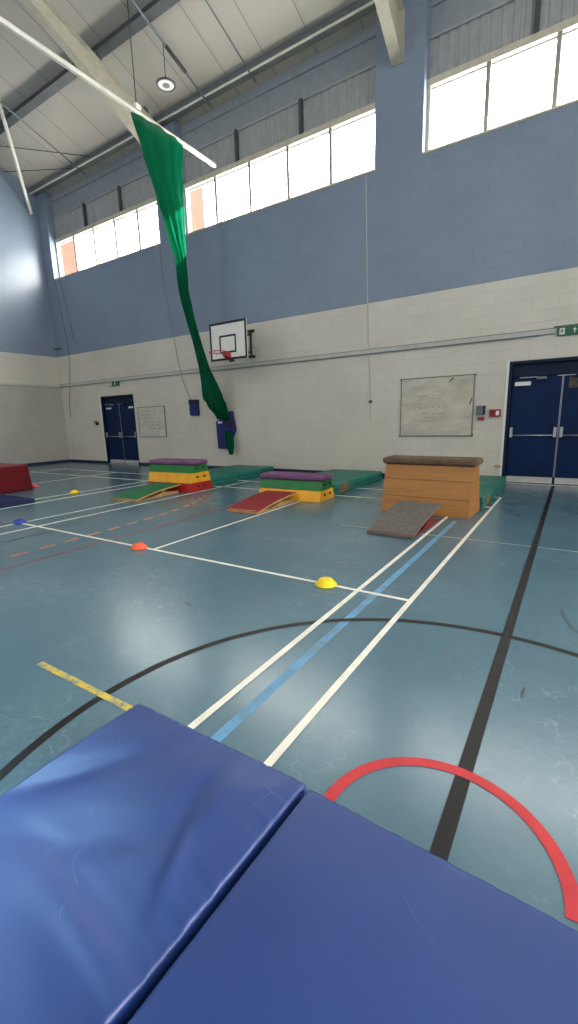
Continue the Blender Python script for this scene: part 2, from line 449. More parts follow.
# outside brick piers between the bays
for x0, x1 in [(-17.3,-16.62), (-10.87,-10.06), (2.65,3.57)]:
    trim(MB().box(x0, x1, D+.36, D+1.08, 4.0, 8.9).build('trim', M['brick']))
# eaves beam, purlin
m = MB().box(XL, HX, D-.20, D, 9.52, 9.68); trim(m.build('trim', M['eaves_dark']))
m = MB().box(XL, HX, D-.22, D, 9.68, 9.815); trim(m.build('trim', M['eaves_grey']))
m = MB().box(XL, HX, D-.235, D-.195, 9.495, 9.525); trim(m.build('trim', M['track_steel']))
def purlin(y):
    z = zroof(y)
    p = MB(); p.box(XL, HX, y-.05, y+.05, z-.27, z-.02); p.box(XL, HX, y-.12, y+.12, z-.285, z-.265)
    return p.build('roof_purlin', M['dark_steel'])
PL = [(8.45,'dark grey steel roof purlin nearest the long window wall'), (5.4,'dark grey steel roof purlin second from the long window wall'), (2.6,'dark grey steel roof purlin nearest the ridge')]
tag(purlin(8.25), PL[0][1], 'purlin')

# rafters (haunched cream I-beams)
def rafter(x, label):
    r = thing('steel_rafter', label, 'rafter', (x, D, 8.2))
    def zt(y): return zroof(y)-.46
    def zb(y):
        base = zroof(y)-.72
        t = max(0, min(1, (y-5.2)/(D-5.2)))
        return base-.62*t**1.5
    ys = [D-.02, 9.7, 9.2, 8.6, 7.8, 7.0, 6.2, 5.2, 4.0, yr]
    def web(z0f, z1f, hw, name):
        vs = []
        for y in ys:
            for dx in (-hw, hw): vs += [(dx, y-D, z0f(y)-8.2), (dx, y-D, z1f(y)-8.2)]
        fs = []
        for i in range(len(ys)-1):
            a = 4*i; b = a+4
            fs += [(a,a+1,b+1,b), (a+2,b+2,b+3,a+3), (a,b,b+2,a+2), (a+1,a+3,b+3,b+1)]
        fs += [(0,2,3,1), tuple(4*(len(ys)-1)+k for k in (0,1,3,2))]
        return MB().add(vs, fs).build(name, M['cream_steel'], r)
    web(zb, zt, .012, 'web')
    web(lambda y: zb(y)-.02, lambda y: zb(y), .11, 'bottom_flange')
    web(lambda y: zt(y)-.02, lambda y: zt(y), .11, 'top_flange')
    for yy in (9.6, 8.25, 5.4, 2.6): MB().box(-.03,.03,yy-D-.06,yy-D+.06,zt(yy)-8.2,zroof(yy)-8.2-.27).build('purlin_cleat', M['dark_steel'], r)
    zend = zb(D-.02)-8.2
    MB().box(-.13, .13, -.03, .006, zend-.02, zt(D)-8.2).build('end_plate', M['cream_steel'], r)
    return r
rafter(-10.42, 'cream haunched steel rafter crossing above the green curtain')
rafter(-3.68, 'cream haunched steel rafter ending on the blue pier between the two right windows')

# bracing at the gable corner
A = Vector((-17.03,9.92,8.87)); B = Vector((-14.42,7.92,10.26)); B2 = A+(B-A)*1.10
b = MB().tube([A, B2], .055, 12)
tag(b.build('brace_tube', M['track_steel'], smooth=True), 'white steel bracing tube slanting up from the far left wall corner', 'brace')
b = MB().tube([(-16.95,8.08,10.26), (-13.45,9.96,9.60)], .012, 6)
tag(b.build('brace_rod', M['cable_dark'], smooth=True), 'upper thin bracing rod across the roof bay beside the gable wall', 'rod')
b = MB().tube([(-17.0,9.16,9.87), (-14.3,10.05,9.56)], .012, 6)
tag(b.build('brace_rod', M['cable_dark'], smooth=True), 'lower thin bracing rod across the roof bay beside the gable wall', 'rod')

# conduits running down the roof slope
def conduit(x, y0, y1, label, drop=.22, r=.022):
    m = MB().tube([(x,y0,zroof(y0)-drop), (x,y1,zroof(y1)-drop)], r, 8)
    return tag(m.build('roof_conduit', M['grey_box'], smooth=True), label, 'conduit')
conduit(-14.15, 2.0, 10.22, 'thin grey roof conduit nearest the gable wall', drop=.33)
conduit(-7.22, 2.0, 10.22, 'thin grey roof conduit to the right of the round hanging lamp', r=.018, drop=.33)

# lamp conduit with pendant lamp
XLAMP = -8.68
cd = conduit(XLAMP, 2.0, 10.22, 'grey lighting conduit that the round lamp hangs from', r=.026, drop=.33)
MB().tube([(XLAMP,8.75,zroof(8.75)-.33), (XLAMP,9.35,zroof(9.35)-.33)], .042, 8).build('junction_sleeve', M['cable_dark'], cd, smooth=True)
ly = 8.68; lz = 9.10
lp = thing('pendant_lamp', 'round high bay lamp with dark rim hanging from a roof conduit', 'lamp', (XLAMP, ly, lz))
MB().lathe([(.02,.12),(.07,.11),(.09,.05),(.19,.03),(.225,.0),(.215,-.02),(.18,-.02),(.18,.0)], 28).build('lamp_housing', M['dark_steel'], lp, smooth=True)
MB().lathe([(.18,-.012),(.12,-.02),(.085,-.022)], 28).build('lamp_reflector', M['lens'], lp, smooth=True)
MB().lathe([(.085,-.022),(.05,-.034),(0.001,-.036)], 20).build('lamp_diffuser', M['grey_box'], lp, smooth=True)
MB().tube([(0,0,.11), (0,0,zroof(ly)-.33-lz)], .010, 6).build('suspension_cable', M['cable_dark'], lp)

# ------------------------------------------------------------------ divider curtain on its track
XT = -8.69
tk = thing('curtain_track', 'long off-white steel curtain track running out from above the left windows', 'track', (XT, D+.1, 8.09))
MB().box(-.035, .035, -9.5, -.0, -.035, .04).build('track_rail', M['track_steel'], tk, bevel=.006)
MB().box(-.015, .015, -9.5, -.0, .04, .07).build('track_lip', M['cream_steel'], tk)
for yy in (7.75,):
    MB().tube([(0,yy-D-.1,.08), (0,yy-D-.1,zroof(yy)-8.09)], .012, 6).build('hanger_rod', M['cable_dark'], tk)
    MB().box(-.07,.07,yy-D-.18,yy-D-.02,.05,.16).build('hanger_bracket', M['track_steel'], tk, bevel=.02)

# silhouette levels: z, y of the left edge, y of the right edge
LV = [(8.03,7.58,9.10), (7.4,7.82,9.02), (6.9,8.02,9.0), (6.18,8.32,8.97), (5.5,8.58,8.93), (4.7,8.72,8.89), (4.1,8.86,9.03), (3.4,9.06,9.30), (2.85,9.24,9.52), (2.45,9.26,9.80), (2.1,9.29,10.0), (1.84,9.45,10.08), (1.66,9.75,10.08), (1.5,9.9,10.05)]
def interp(z):
    for (za,la,ra), (zb_,lb,rb) in zip(LV, LV[1:]):
        if za >= z >= zb_:
            t = (za-z)/(za-zb_) if za != zb_ else 0
            return la+(lb-la)*t, ra+(rb-ra)*t
    return LV[-1][1:]
cv = MB(); N = 96; zs = [8.03-(8.03-1.5)*i/110 for i in range(111)]
vs = []
for z in zs:
    a, b = interp(z); c = (a+b)/2; h = (b-a)/2
    dep = .10 if z > 3 else .10+.08*min(1,(3-z)/.8)
    for k in range(N):
        th = 2*PI*k/N
        fold = 1+ (.22 if z > 4.3 else .12)*math.sin(th*9+2.2*math.sin(z*.7))*abs(math.sin(th))
        bulge = noise.noise(Vector((math.cos(th)*1.2, math.sin(th)*1.2, z*1.3)))*.06
        vs.append((.0+math.sin(th)*(dep+.5*bulge)*fold*1.2 + (.0 if z > 2 else 0.05), c+math.cos(th)*h*(1+.02*math.sin(z*9)), z))
fs = [(i*N+k, i*N+(k+1)%N, (i+1)*N+(k+1)%N, (i+1)*N+k) for i in range(len(zs)-1) for k in range(N)]
fs.append(tuple((len(zs)-1)*N+k for k in range(N)))
dc = thing('divider_curtain', 'dark green netting divider curtain gathered and tied back to the wall', 'curtain', (XT, D-.1, 1.5))
vs = [(x, y-(D-.1), z-1.5) for x, y, z in vs]
cv.add(vs, fs); cv.build('netting', M['net'], dc, smooth=True)
# tail of netting below the bag
tl = MB(); vs = []; zs2 = [1.16-.68*i/14 for i in range(15)]
for i, z in enumerate(zs2):
    t = i/14
    w = .10+.05*math.sin(t*PI)-.055*t*t; cx = .20+.10*math.sin(t*1.8)
    for k in range(24):
        th = 2*PI*k/24
        vs.append((cx+math.cos(th)*w*(1+.12*math.sin(th*5+z*6)), -.15+math.sin(th)*.07, z-1.5))
tl.add(vs, [(i*24+k, i*24+(k+1)%24, (i+1)*24+(k+1)%24, (i+1)*24+k) for i in range(14) for k in range(24)]+[tuple(range(24)), tuple(14*24+k for k in range(24))])
plabel(tl.build('netting_tail', M['net'], dc, smooth=True), 'green netting end hanging below the blue bag')

# curtain stow bag on the wall
bg = thing('curtain_bag', 'royal blue curtain stow bag fixed low on the white wall', 'bag', (-8.69, D, .64))
outer = [(-.36,.80),(-.20,.86),(-.10,1.02),(.27,1.09),(.33,.80),(.37,.56),(.24,.30),(.04,-.01),(-.33,.0)]
m = MB(); m.prism(outer, -.11, -.0, 'y'); m.build('bag_body', M['bag_blue'], bg, bevel=.03, seg=3)
m = MB(); m.prism([(-.10,.98),(.26,1.08),(.33,.80),(.34,.58),(.12,.66),(-.02,.80)], -.19, -.105, 'y'); plabel(m.build('bag_flap', M['bag_dark'], bg, bevel=.03, seg=3), 'dark navy flap')
MB().box(-.25, -.10, -.124, -.108, .74, .80).build('bag_tag', M['white'], bg)

# small pouch hanging on a cord
pc = thing('cord_pouch', 'small blue pouch with dark top hanging by a cord from the wall', 'pouch', (-9.93, D, 1.64))
m = MB(); m.prism([(-.17,.0),(.16,-.01),(.18,.06),(.18,.36),(-.18,.36),(-.18,.05)], -.10, -.005, 'y'); m.build('pouch_body', M['bag_blue'], pc, bevel=.025, seg=3)
m = MB(); m.prism([(-.19,.34),(.19,.34),(.18,.47),(-.17,.48)], -.115, -.005, 'y'); plabel(m.build('pouch_top', M['bag_dark'], pc, bevel=.02), 'dark top')
m = MB().tube([(-.15,-.03,.46), (-.33,-.06,.9), (-.44,-.085,1.3), (-.50,-.08,1.54), (-.66,-.05,2.4), (-.93,-.05,4.0), (-.98,-.03,5.0)], .008, 6); m.build('cord', M['cord'], pc)

# ------------------------------------------------------------------ wall fittings
# cable trunking
t = thing('cable_trunking', 'long grey cable trunking along the white wall between the exit signs', 'trunking', (-8, D, 2.95))
MB().box(XL+8, 7.53, -.05, -.0, -.045, .045).build('trunking_body', M['trunking'], t, bevel=.004)
MB().box(XL+8, 7.53, -.056, -.0, .040, .052).build('trunking_lid_edge', M['trunking_shadow'], t)
MB().box(XL+8, 7.28, -.056, -.0, -.058, -.044).build('trunking_lid_edge', M['trunking_shadow'], t)
MB().tube([(7.5,-.02,.072), (12,-.02,.072)], .014, 6).build('trunking_pipe', M['trunking_shadow'], t)
t = thing('cable_trunking', 'grey cable trunking along the left gable wall', 'trunking', (XL, 2, 2.93))
MB().box(-.004, .05, -9, D-2-.06, -.04, .04).build('trunking_body', M['trunking'], t, bevel=.004)

# wall cables
def cable(pts, label, mat='cord', r=.010):
    m = MB().tube(pts, r, 6); return tag(m.build('wall_cable', M[mat], smooth=True), label, 'cable')
cable([(-16.5,D-.02,6.63),(-16.3,D-.03,5.2),(-16.15,D-.03,4.1),(-16.38,D-.03,2.9),(-16.55,D-.03,2.3),(-16.6,D-.03,1.75)], 'thin grey cord hanging beside the far left corner, longest of its pair')
cable([(-16.2,D-.02,6.6),(-15.9,D-.03,5.3),(-15.75,D-.03,4.45)], 'thin grey cord right of the long corner cord, ending on the blue wall')
cb = thing('wall_cable', 'thin grey cable with a clip running down the wall left of the large whiteboard', 'cable', (-4.24, D, 1.1))
MB().tube([(-.10,-.012,5.5),(-.04,-.012,3.1),(.0,-.012,1.9)], .013, 6).build('cable_run', M['trunking'], cb)
MB().tube([(.0,-.012,1.77),(.04,-.012,1.25),(.06,-.012,.70),(.06,-.012,.30)], .010, 6).build('cable_run', M['trunking'], cb)
MB().box(.03,.10,-.03,-.0,.68,.74).build('cable_clip', M['cable_dark'], cb, bevel=.004)
m = MB().box(-17.0,-16.62,D-.10,D,4.28,4.32); tag(m.build('wall_bracket', M['trunking_shadow'], bevel=.004), 'small grey bracket on the blue wall beside the corner', 'bracket')

# exit signs
def exit_sign(x, z, w, h, label, arrow):
    e = thing('exit_sign', label, 'sign', (x, D, z))
    MB().box(-w/2, w/2, -.045, -.0, -h/2, h/2).build('sign_panel', M['sign_green'], e, bevel=.004)
    # running man
    g = MB(); s = h*.95; ox = -w*.36; y = -.049
    def quad(pts):
        g.add([(ox+p[0]*s, y, p[1]*s) for p in pts], [tuple(range(len(pts)))])
    quad([(-.30,-.40),(.30,-.40),(.30,.40),(-.30,.40)])
    o = g.build('door_symbol', M['white'], e)
    g = MB()
    cx, cy = .02, .26; y = -.051
    quad([(cx+.075*math.cos(a*PI/5), cy+.075*math.sin(a*PI/5)) for a in range(10)])
    quad([(-.06,.16),(.08,.18),(.06,-.06),(-.08,-.06)])
    quad([(-.06,.16),(-.22,.06),(-.20,.0),(-.03,.09)]); quad([(.07,.16),(.22,.04),(.19,0),(.06,.09)])
    quad([(-.08,-.05),(.0,-.05),(-.12,-.22),(-.26,-.32),(-.28,-.26),(-.18,-.18)]); quad([(.0,-.05),(.07,-.05),(.16,-.2),(.14,-.36),(.08,-.36),(.09,-.2)])
    g.build('running_figure', M['sign_green'], e)
    g = MB(); ox = w*.10 if arrow == 'down' else 0
    quad([(-.05,.34),(.05,.34),(.05,-.05),(.20,-.05),(0,-.34),(-.20,-.05),(-.05,-.05)] if arrow == 'down' else [(-.05,-.34),(.05,-.34),(.05,.05),(.20,.05),(0,.34),(-.20,.05),(-.05,.05)])
    g.build('arrow_symbol', M['white'], e)
    return e
exit_sign(-13.70, 2.84, .50, .20, 'green emergency exit sign above the far left door', 'down')
exit_sign(-.16, 2.925, .56, .15, 'green emergency exit sign above the right blue door', 'up')

# double doors
def door(n, x0, x1, top, closer_left):
    w = x1-x0; rec = .08
    fr = MB()
    fr.box(x0, x0+.06, D+.0, D+.24, 0, top); fr.box(x1-.06, x1, D+.0, D+.24, 0, top)
    fr.box(x0+.06, x1-.06, D+.0, D+.24, top-.06, top)
    fr.box(x0+.06, x1-.06, D+.04, D+.20, 2.16, 2.21)
    dr = struct(fr.build('door_%d' % n, M['door_dark'], bevel=.004))
    tp = MB().box(x0+.06, x1-.06, D+.10, D+.14, 2.21, top-.06).build('transom_panel', M['door_dark'], dr)
    MB().box(x0+.06, x1-.06, D+.02, D+.24, .0, .012).build('threshold', M['kick'], dr)
    MB().box(x0+.06, x1-.06, D+.127, D+.16, .0, 2.16).build('door_stop', M['door_dark'], dr)  # added full panel behind the leaves, stops light leaking through the gaps
    mid = (x0+x1)/2
    for i, (a, b) in enumerate(((x0+.065, mid-.004), (mid+.004, x1-.065))):
        lf = MB().box(a, b, D+.08, D+.125, .015, 2.155).build('door_leaf', M['door_blue'], dr, bevel=.004)
        MB().box(a+.02, b-.02, D+.074, D+.08, .03, .155).build('kick_plate', M['kick'], lf)
        MB().tube([(a+.04, D+.02, 1.0), (b-.04, D+.02, 1.0)], .014, 10).build('push_bar', M['chrome'], lf, smooth=True)
        for q in (a+.05, b-.05):
            MB().box(q-.028, q+.028, D-.0, D+.08, .96, 1.16).build('bar_housing', M['chrome'], lf, bevel=.008)
        e = b-.009 if i == 0 else a+.001
        MB().box(e, e+.008, D+.072, D+.085, .16, 2.15).build('edge_strip', M['chrome'], lf)
        if i == 0 or True:
            cx = b-.32 if i == 0 else a+.32
            MB().box(cx-.13, cx+.05, D+.015, D+.08, 2.085, 2.14).build('door_closer', M['grey_box'] if i == 0 else M['door_dark'], lf, bevel=.006)
            MB().box(cx-.42, cx-.1, D+.03, D+.045, 2.13, 2.142).build('closer_arm', M['chrome'], lf)
    return dr
d1 = door(1, *DL, True); d2 = door(2, *DR, True)
leafs = [c for c in d2.children if c.name.startswith('door_leaf')]
s = MB().box(-1.10, -.815, D+.070, D+.08, 1.985, 2.06).build('door_notice', M['white'], leafs[0])
s = MB().box(-.17, .17, D+.072, D+.08, 1.90, 2.10).build('door_notice', M['print'], leafs[1]); plabel(s, 'small dark printed notice')
l1 = [c for c in d1.children if c.name.startswith('door_leaf')]
for lf, xa in ((l1[0], -14.45), (l1[1], -13.2)):
    MB().box(xa, xa+.28, D+.070, D+.08, 1.97, 2.03).build('door_notice', M['white'], lf)
# white painted reveals round the door openings
trim(MB().box(DL[0]-.07, DL[0]+.0, D-.012, D+.0, .10, DL[2]+.05).build('trim', M['white']))
trim(MB().box(DR[0]-.045, DR[0]+.0, D-.012, D+.0, .10, DR[2]+.02).build('trim', M['white']))

# whiteboard
def scribbles(par, rows, mat, y=-.034, name='written_word', seed=1):
    rnd = random.Random(seed)
    for (x0, x1, z, h, wgt) in rows:
        x = x0
        while x < x1-.02:
            xe = min(x+rnd.uniform(.06, .16), x1)
            pts = []; xx = x
            while xx < xe:
                pts.append((xx, z+rnd.uniform(-h, h))); xx += rnd.uniform(.010, .02)
            if len(pts) > 2:
                g = MB(); vs = []
                for px_, pz_ in pts: vs += [(px_, y, pz_-wgt), (px_, y, pz_+wgt)]
                g.add(vs, [(2*k, 2*k+2, 2*k+3, 2*k+1) for k in range(len(pts)-1)]); g.build(name, mat, par)
            x = xe+rnd.uniform(.03, .07)
wbx = (-3.43,-1.845); wbz = (.99,2.275)
w = thing('whiteboard', 'large smeared whiteboard with faint writing in a thin metal frame', 'whiteboard', ((wbx[0]+wbx[1])/2, D, wbz[0]))
hw = (wbx[1]-wbx[0])/2; hh = wbz[1]-wbz[0]
MB().box(-hw+.015, hw-.015, -.03, -.0, .015, hh-.015).build('board_surface', M['whiteboard'], w)
m = MB(); m.box(-hw,hw,-.038,0,0,.022); m.box(-hw,hw,-.038,0,hh-.022,hh); m.box(-hw,-hw+.022,-.038,0,.022,hh-.022); m.box(hw-.022,hw,-.038,0,.022,hh-.022)
m.build('board_frame', M['trunking_shadow'], w, bevel=.003)
for sx in (-1,1):
    for z in (.0,hh-.04): MB().box(sx*hw-.02, sx*hw+.02, -.042, 0, z, z+.04).build('frame_corner', M['grey_box'], w, bevel=.004)
scribbles(w, [(-.42,.05,hh-.40,.018,.004),(.12,.34,hh-.40,.012,.004),(-.38,.10,hh-.46,.012,.003)], M['ink'], seed=3)
scribbles(w, [(-.40,.28,hh-.66,.018,.004),(-.28,.25,hh-.80,.018,.004),(-.25,.2,hh-.87,.012,.003)], M['ink'], seed=5)
m = MB(); m.prism([(.24,hh-.15),(.34,hh-.05),(.37,hh-.06),(.30,hh-.12)], -.036, -.031, 'y'); m.build('ink_smudge', M['ink_dark'], w)
m = MB(); m.prism([(.70,hh-.62),(.745,hh-.48),(.76,hh-.5),(.72,hh-.63)], -.036, -.031, 'y')
m.build('ink_smudge', M['ink_dark'], w)

# small board by the far door
w = thing('notice_board', 'small off-white board with faint writing beside the far left door', 'board', (-11.95, D, .98))
MB().box(-.64,.64,-.025,0,.02,.98).build('board_surface', M['poster'], w)
m = MB(); m.box(-.66,.66,-.032,0,0,.02); m.box(-.66,.66,-.032,0,.98,1.0); m.box(-.66,-.64,-.032,0,.02,.98); m.box(.64,.66,-.032,0,.02,.98); m.build('board_frame', M['trunking_shadow'], w)
scribbles(w, [(-.45,.0,.86,.025,.008),(-.45,.3,.74,.025,.008),(-.5,.4,.62,.025,.008),(-.4,.45,.50,.025,.008),(-.5,.4,.40,.02,.008),(-.2,.5,.28,.02,.008)], M['ink'], y=-.028, seed=9)

# call points / switches right of the whiteboard
e = thing('alarm_box', 'small grey alarm box with red strip beside the large whiteboard', 'alarm', (-1.70, D, 1.52))
MB().box(-.085,.085,-.06,.004,-.09,.10).build('box_body', M['grey_box'], e, bevel=.008)
MB().box(.045,.088,-.064,0,-.08,.09).build('box_lid', M['black'], e, bevel=.004)
MB().box(-.06,.08,-.03,0,-.20,-.13).build('box_label', M['red_box'], e, bevel=.004)
e = thing('fire_call_point', 'dark red fire call point with white window next to the right door', 'call point', (-1.42, D, 1.46))
MB().box(-.11,.11,-.05,0,-.075,.075).build('point_body', M['red_box'], e, bevel=.008)
MB().box(-.095,-.01,-.055,0,-.05,.05).build('point_shadow_panel', M['maroon'], e, bevel=.003)  # maroon left part of the call point
MB().box(.02,.08,-.055,0,-.045,.045).build('point_window', M['white'], e, bevel=.003)
e = thing('light_switch', 'small brass coloured light switch left of the far left door', 'switch', (-15.0, D, 1.50))
MB().box(-.14,.04,-.03,0,-.02,.09).build('switch_plate', M['ply_edge'], e, bevel=.005)
MB().box(-.02,.12,-.05,0,-.08,.03).build('switch_rocker', M['slot'], e, bevel=.005)
e = MB().box(-1.36,-1.24,D-.05,D,.34,.38); tag(e.build('wall_hook', M['ply_edge'], bevel=.004), 'small brass door hook low on the wall left of the right door', 'hook')

# basketball goal
YB = 9.02; XB = -7.52
bk = thing('basketball_goal', 'white basketball backboard with black border and orange ring on the wall', 'basketball goal', (XB, D, 2.955))
yb = YB-D; bw, bh = .595, .915
MB().box(-bw,bw,yb,yb+.03,0,bh).build('backboard', M['white'], bk)
m = MB(); th = .055
m.box(-bw,bw,yb-.004,yb,0,th); m.box(-bw,bw,yb-.004,yb,bh-th,bh); m.box(-bw,-bw+th,yb-.004,yb,th,bh-th); m.box(bw-th,bw,yb-.004,yb,th,bh-th)
m.build('board_border', M['black'], bk)
m = MB(); a0, a1, z0, z1 = -.28, .26, .17, .60
m.box(a0,a1,yb-.004,yb,z0,z0+.045); m.box(a0,a1,yb-.004,yb,z1-.045,z1); m.box(a0,a0+.045,yb-.004,yb,z0+.045,z1-.045); m.box(a1-.045,a1,yb-.004,yb,z0+.045,z1-.045)
m.build('target_square', M['black'], bk)
rz = .15
MB().ring((-.0,yb-.15-.225,rz), .225, .011).build('ring', M['red_paint'], bk, smooth=True)
m = MB(); m.hexa([(-.06,yb-.16,rz-.06),(.06,yb-.16,rz-.06),(.08,yb-.004,rz-.12),(-.08,yb-.004,rz-.12)], [(-.06,yb-.16,rz+.012),(.06,yb-.16,rz+.012),(.08,yb-.004,rz+.05),(-.08,yb-.004,rz+.05)])
m.build('ring_bracket', M['red_paint'], bk, bevel=.008)
for k in range(10):
    a = 2*PI*k/10
    MB().tube([(.225*math.cos(a), yb-.375+.225*math.sin(a), rz-.012),(.225*math.cos(a), yb-.375+.225*math.sin(a), rz-.045)], .008, 6).build('net_hook', M['red_paint'], bk)
for sx in (-.12,):
    m = MB()
    m.tube([(sx,-.06,.20),(sx,-.06,.86)], .03, 8); m.build('wall_post', M['black'], bk)
    for z in (.20,.86): MB().box(sx-.10,sx+.10,-.07,0,z-.03,z+.03).build('wall_bracket', M['black'], bk, bevel=.006)
    for z in (.30,.76): MB().tube([(sx,-.06,z),(sx*.6,yb+.03,z)], .022, 8).build('support_arm', M['black'], bk)
    MB().tube([(sx,-.06,.78),(sx*.6,yb+.03,.32)], .014, 8).build('brace_arm', M['black'], bk)
MB().box(.02,.14,yb-.01,yb+.06,-.05,.0).build('lower_clamp', M['black'], bk)

# ------------------------------------------------------------------ court lines (flat paint, part of the floor)
def line(pts, w, mat, z, lab=None, closed=False):
    g = MB(); vs = []; n = len(pts)
    for i, p in enumerate(pts):
        a = Vector(pts[(i-1) % n if closed else max(i-1,0)]); b = Vector(pts[(i+1) % n if closed else min(i+1,n-1)])
        t = (b-a).normalized(); nn = Vector((-t.y,t.x))*w/2
        vs += [(p[0]+nn.x,p[1]+nn.y,z), (p[0]-nn.x,p[1]-nn.y,z)]
    r = n if closed else n-1
    g.add(vs, [(2*i,2*i+1,(2*i+3)%(2*n),(2*i+2)%(2*n)) for i in range(r)])
    o = g.build('court_line', mat, fl)
    if lab: o['label'] = lab
    return o
W_ = M['line_white']
def circ(c, r, n=120): return [(c[0]+r*math.cos(2*PI*k/n), c[1]+r*math.sin(2*PI*k/n)) for k in range(n)]
line([(-.258,YR),(-.258,D-.02)], .06, M['line_black'], .0022, 'black halfway line')
line(circ((-.3,1.285),1.75), .05, M['line_black'], .0020, 'black centre circle')
line(circ((-.275,1.275),.405,90), .048, M['line_red'], .0030, 'red centre circle')
line([(-1.285,YR),(-1.285,6.25)], .06, M['line_blue'], .0012, 'worn blue line')
yB1, yB2 = 7.44, 8.40
for x in (-1.445,-.986,-4.04,-6.57,-7.06): line([(x,3.287 if x == -4.04 else -5.4),(x,yB2)], .042 if x > -6 else .055, W_, .0036)
line([(-7.06,3.287),(-.986,3.287)], .042, W_, .0034)
for y in (yB1,yB2): line([(-7.06,y),(-.986,y)], .06, W_, .0034)
for x in (-8.62,-9.08,-11.65,-14.3,-14.76): line([(x,3.287 if x == -11.65 else -5.4),(x,yB2)], .065, W_, .0036)
for y in (3.287,yB1,yB2): line([(-14.76,y),(-8.62,y)], .07, W_, .0034)
line([(-2.70,1.24),(-1.66,1.24)], .042, M['line_yellow'], .0026, 'worn yellow line')
line([(-2.6,5.36),(4.0,5.40)], .028, M['line_thin_yellow'], .0010)
line([(-4.9,-4),(-4.9,2),(-4.91,4),(-4.93,5.6),(-5.1,7.2)], .035, M['line_dark_red'], .0016, 'dark red line')
dash = [(-5.3,0.5),(-5.31,1.4),(-5.32,2.2),(-5.33,2.7),(-5.37,3.2),(-5.40,3.7),(-5.44,4.2),(-5.50,4.75),(-5.62,5.3),(-5.85,5.9),(-6.2,6.5)]
def along(pts, s):
    for a, b in zip(pts, pts[1:]):
        L = math.dist(a,b)
        if s <= L: return (a[0]+(b[0]-a[0])*s/L, a[1]+(b[1]-a[1])*s/L)
        s -= L
    return pts[-1]
s0 = .14
while s0 < 5.9:
    line([along(dash,s0), along(dash,s0+.10), along(dash,s0+.20)], .05, M['line_orange'], .0018, 'orange dash')
    s0 += .335
line([(-5.95,1.0),(-6.0,2.0),(-6.05,2.54),(-6.14,3.1),(-6.24,3.63),(-6.45,4.1),(-6.75,4.55),(-7.23,5.23),(-8.0,6.0)], .04, M['line_grey'], .0014, 'dark grey line')
# dark rubber scuffs
rnd = random.Random(4)
for pts, w in [([(.036,3.687),(.05,3.58),(.077,3.463),(.128,3.321)],.016), ([(-.10,2.458),(-.11,2.40),(-.105,2.355)],.014), ([(-.585,2.626),(-.56,2.60),(-.541,2.596)],.02),
               ([(-2.596,2.397),(-2.55,2.37),(-2.479,2.348)],.022), ([(-.493,4.523),(-.48,4.6),(-.455,4.646)],.016), ([(-2.315,1.899),(-2.3,1.87)],.014),
               ([(-1.93,3.86),(-1.86,3.95)],.016), ([(-3.2,4.28),(-3.05,4.33)],.018), ([(-1.62,2.75),(-1.56,2.80)],.012)]:
    o = line(pts, w, M['line_grey'], .0012); o.name = 'floor_scuff'

# ------------------------------------------------------------------ vaulting boxes
def vault_box(name, label, loc, rz, L, d0, d1, layers, pad, padmat, pad_over=.03, holes=True, cat='vaulting box', wood_end=None):
    """layers: (z0, z1, material); trapezoid in depth, nearly upright in length. origin = front right base corner centre"""
    r = thing(name, label, cat, loc, rz)
    H = layers[-1][1]
    def half(z):
        t = z/H; return (d0+(d1-d0)*t)/2, (L*(1-.008*t))/2
    for i, (z0, z1, mt) in enumerate(layers):
        a, l0 = half(z0); b, l1 = half(z1-.004)
        m = MB().hexa([(-l0,-a,z0),(l0,-a,z0),(l0,a,z0),(-l0,a,z0)], [(-l1,-b,z1-.004),(l1,-b,z1-.004),(l1,b,z1-.004),(-l1,b,z1-.004)])
        sec = m.build('box_section', mt, r, bevel=.004)
        if holes:
            zc = (z0+z1)/2+.01
            for sy in (-1,1):
                aa, ll = half(zc)
                g = MB(); pts = [(sy*.11+.05*math.cos(q*PI/6)*(1 if abs(math.cos(q*PI/6)) < .99 else 1.0), .022*math.sin(q*PI/6)) for q in range(12)]
                g.prism([(p[0], zc+p[1]) for p in pts], ll-.006, ll+.004, 'x')
                g.build('hand_hole', M['slot'], sec)
    a, l1 = half(H)
    m = MB().box(-l1-pad_over, l1+pad_over, -a-pad_over, a+pad_over, H, H+pad)
    m.build('top_pad', padmat, r, bevel=min(pad*.48,.045), seg=4)
    return r
GL, YL, RL = M['green_layer'], M['yellow_layer'], M['red_layer']
def place(loc_corner, rz, L, d):   # centre of a box from its front right base corner
    c, s = math.cos(rz), math.sin(rz)
    return (loc_corner[0]-c*L/2-s*d/2, loc_corner[1]-s*L/2+c*d/2, 0)
r1 = math.radians(3.3); r2 = math.radians(2.6); r3 = math.radians(-2.3)
vault_box('vaulting_box', 'tallest rainbow vaulting box, purple top over green, yellow and red sections', place((-6.67,6.517),r1,1.256,.742), r1, 1.256, .742, .457, [(0,.18,RL),(.18,.391,YL),(.391,.553,GL)], .095, M['purple_pad'])
vault_box('vaulting_box', 'lower rainbow vaulting box, purple top over green and yellow sections only', place((-3.667,6.669),r2,1.305,.643), r2, 1.305, .643, .393, [(0,.19,YL),(.19,.356,GL)], .10, M['purple_pad'])
vault_box('vaulting_box', 'varnished wooden vaulting box with a brown padded top', place((-1.151,6.465),r3,1.335,.687), r3, 1.335, .687, .323, [(0,.245,M['wood']),(.245,.504,M['wood']),(.504,.725,M['wood'])], .105, M['brown_pad'], pad_over=.05, holes=False)
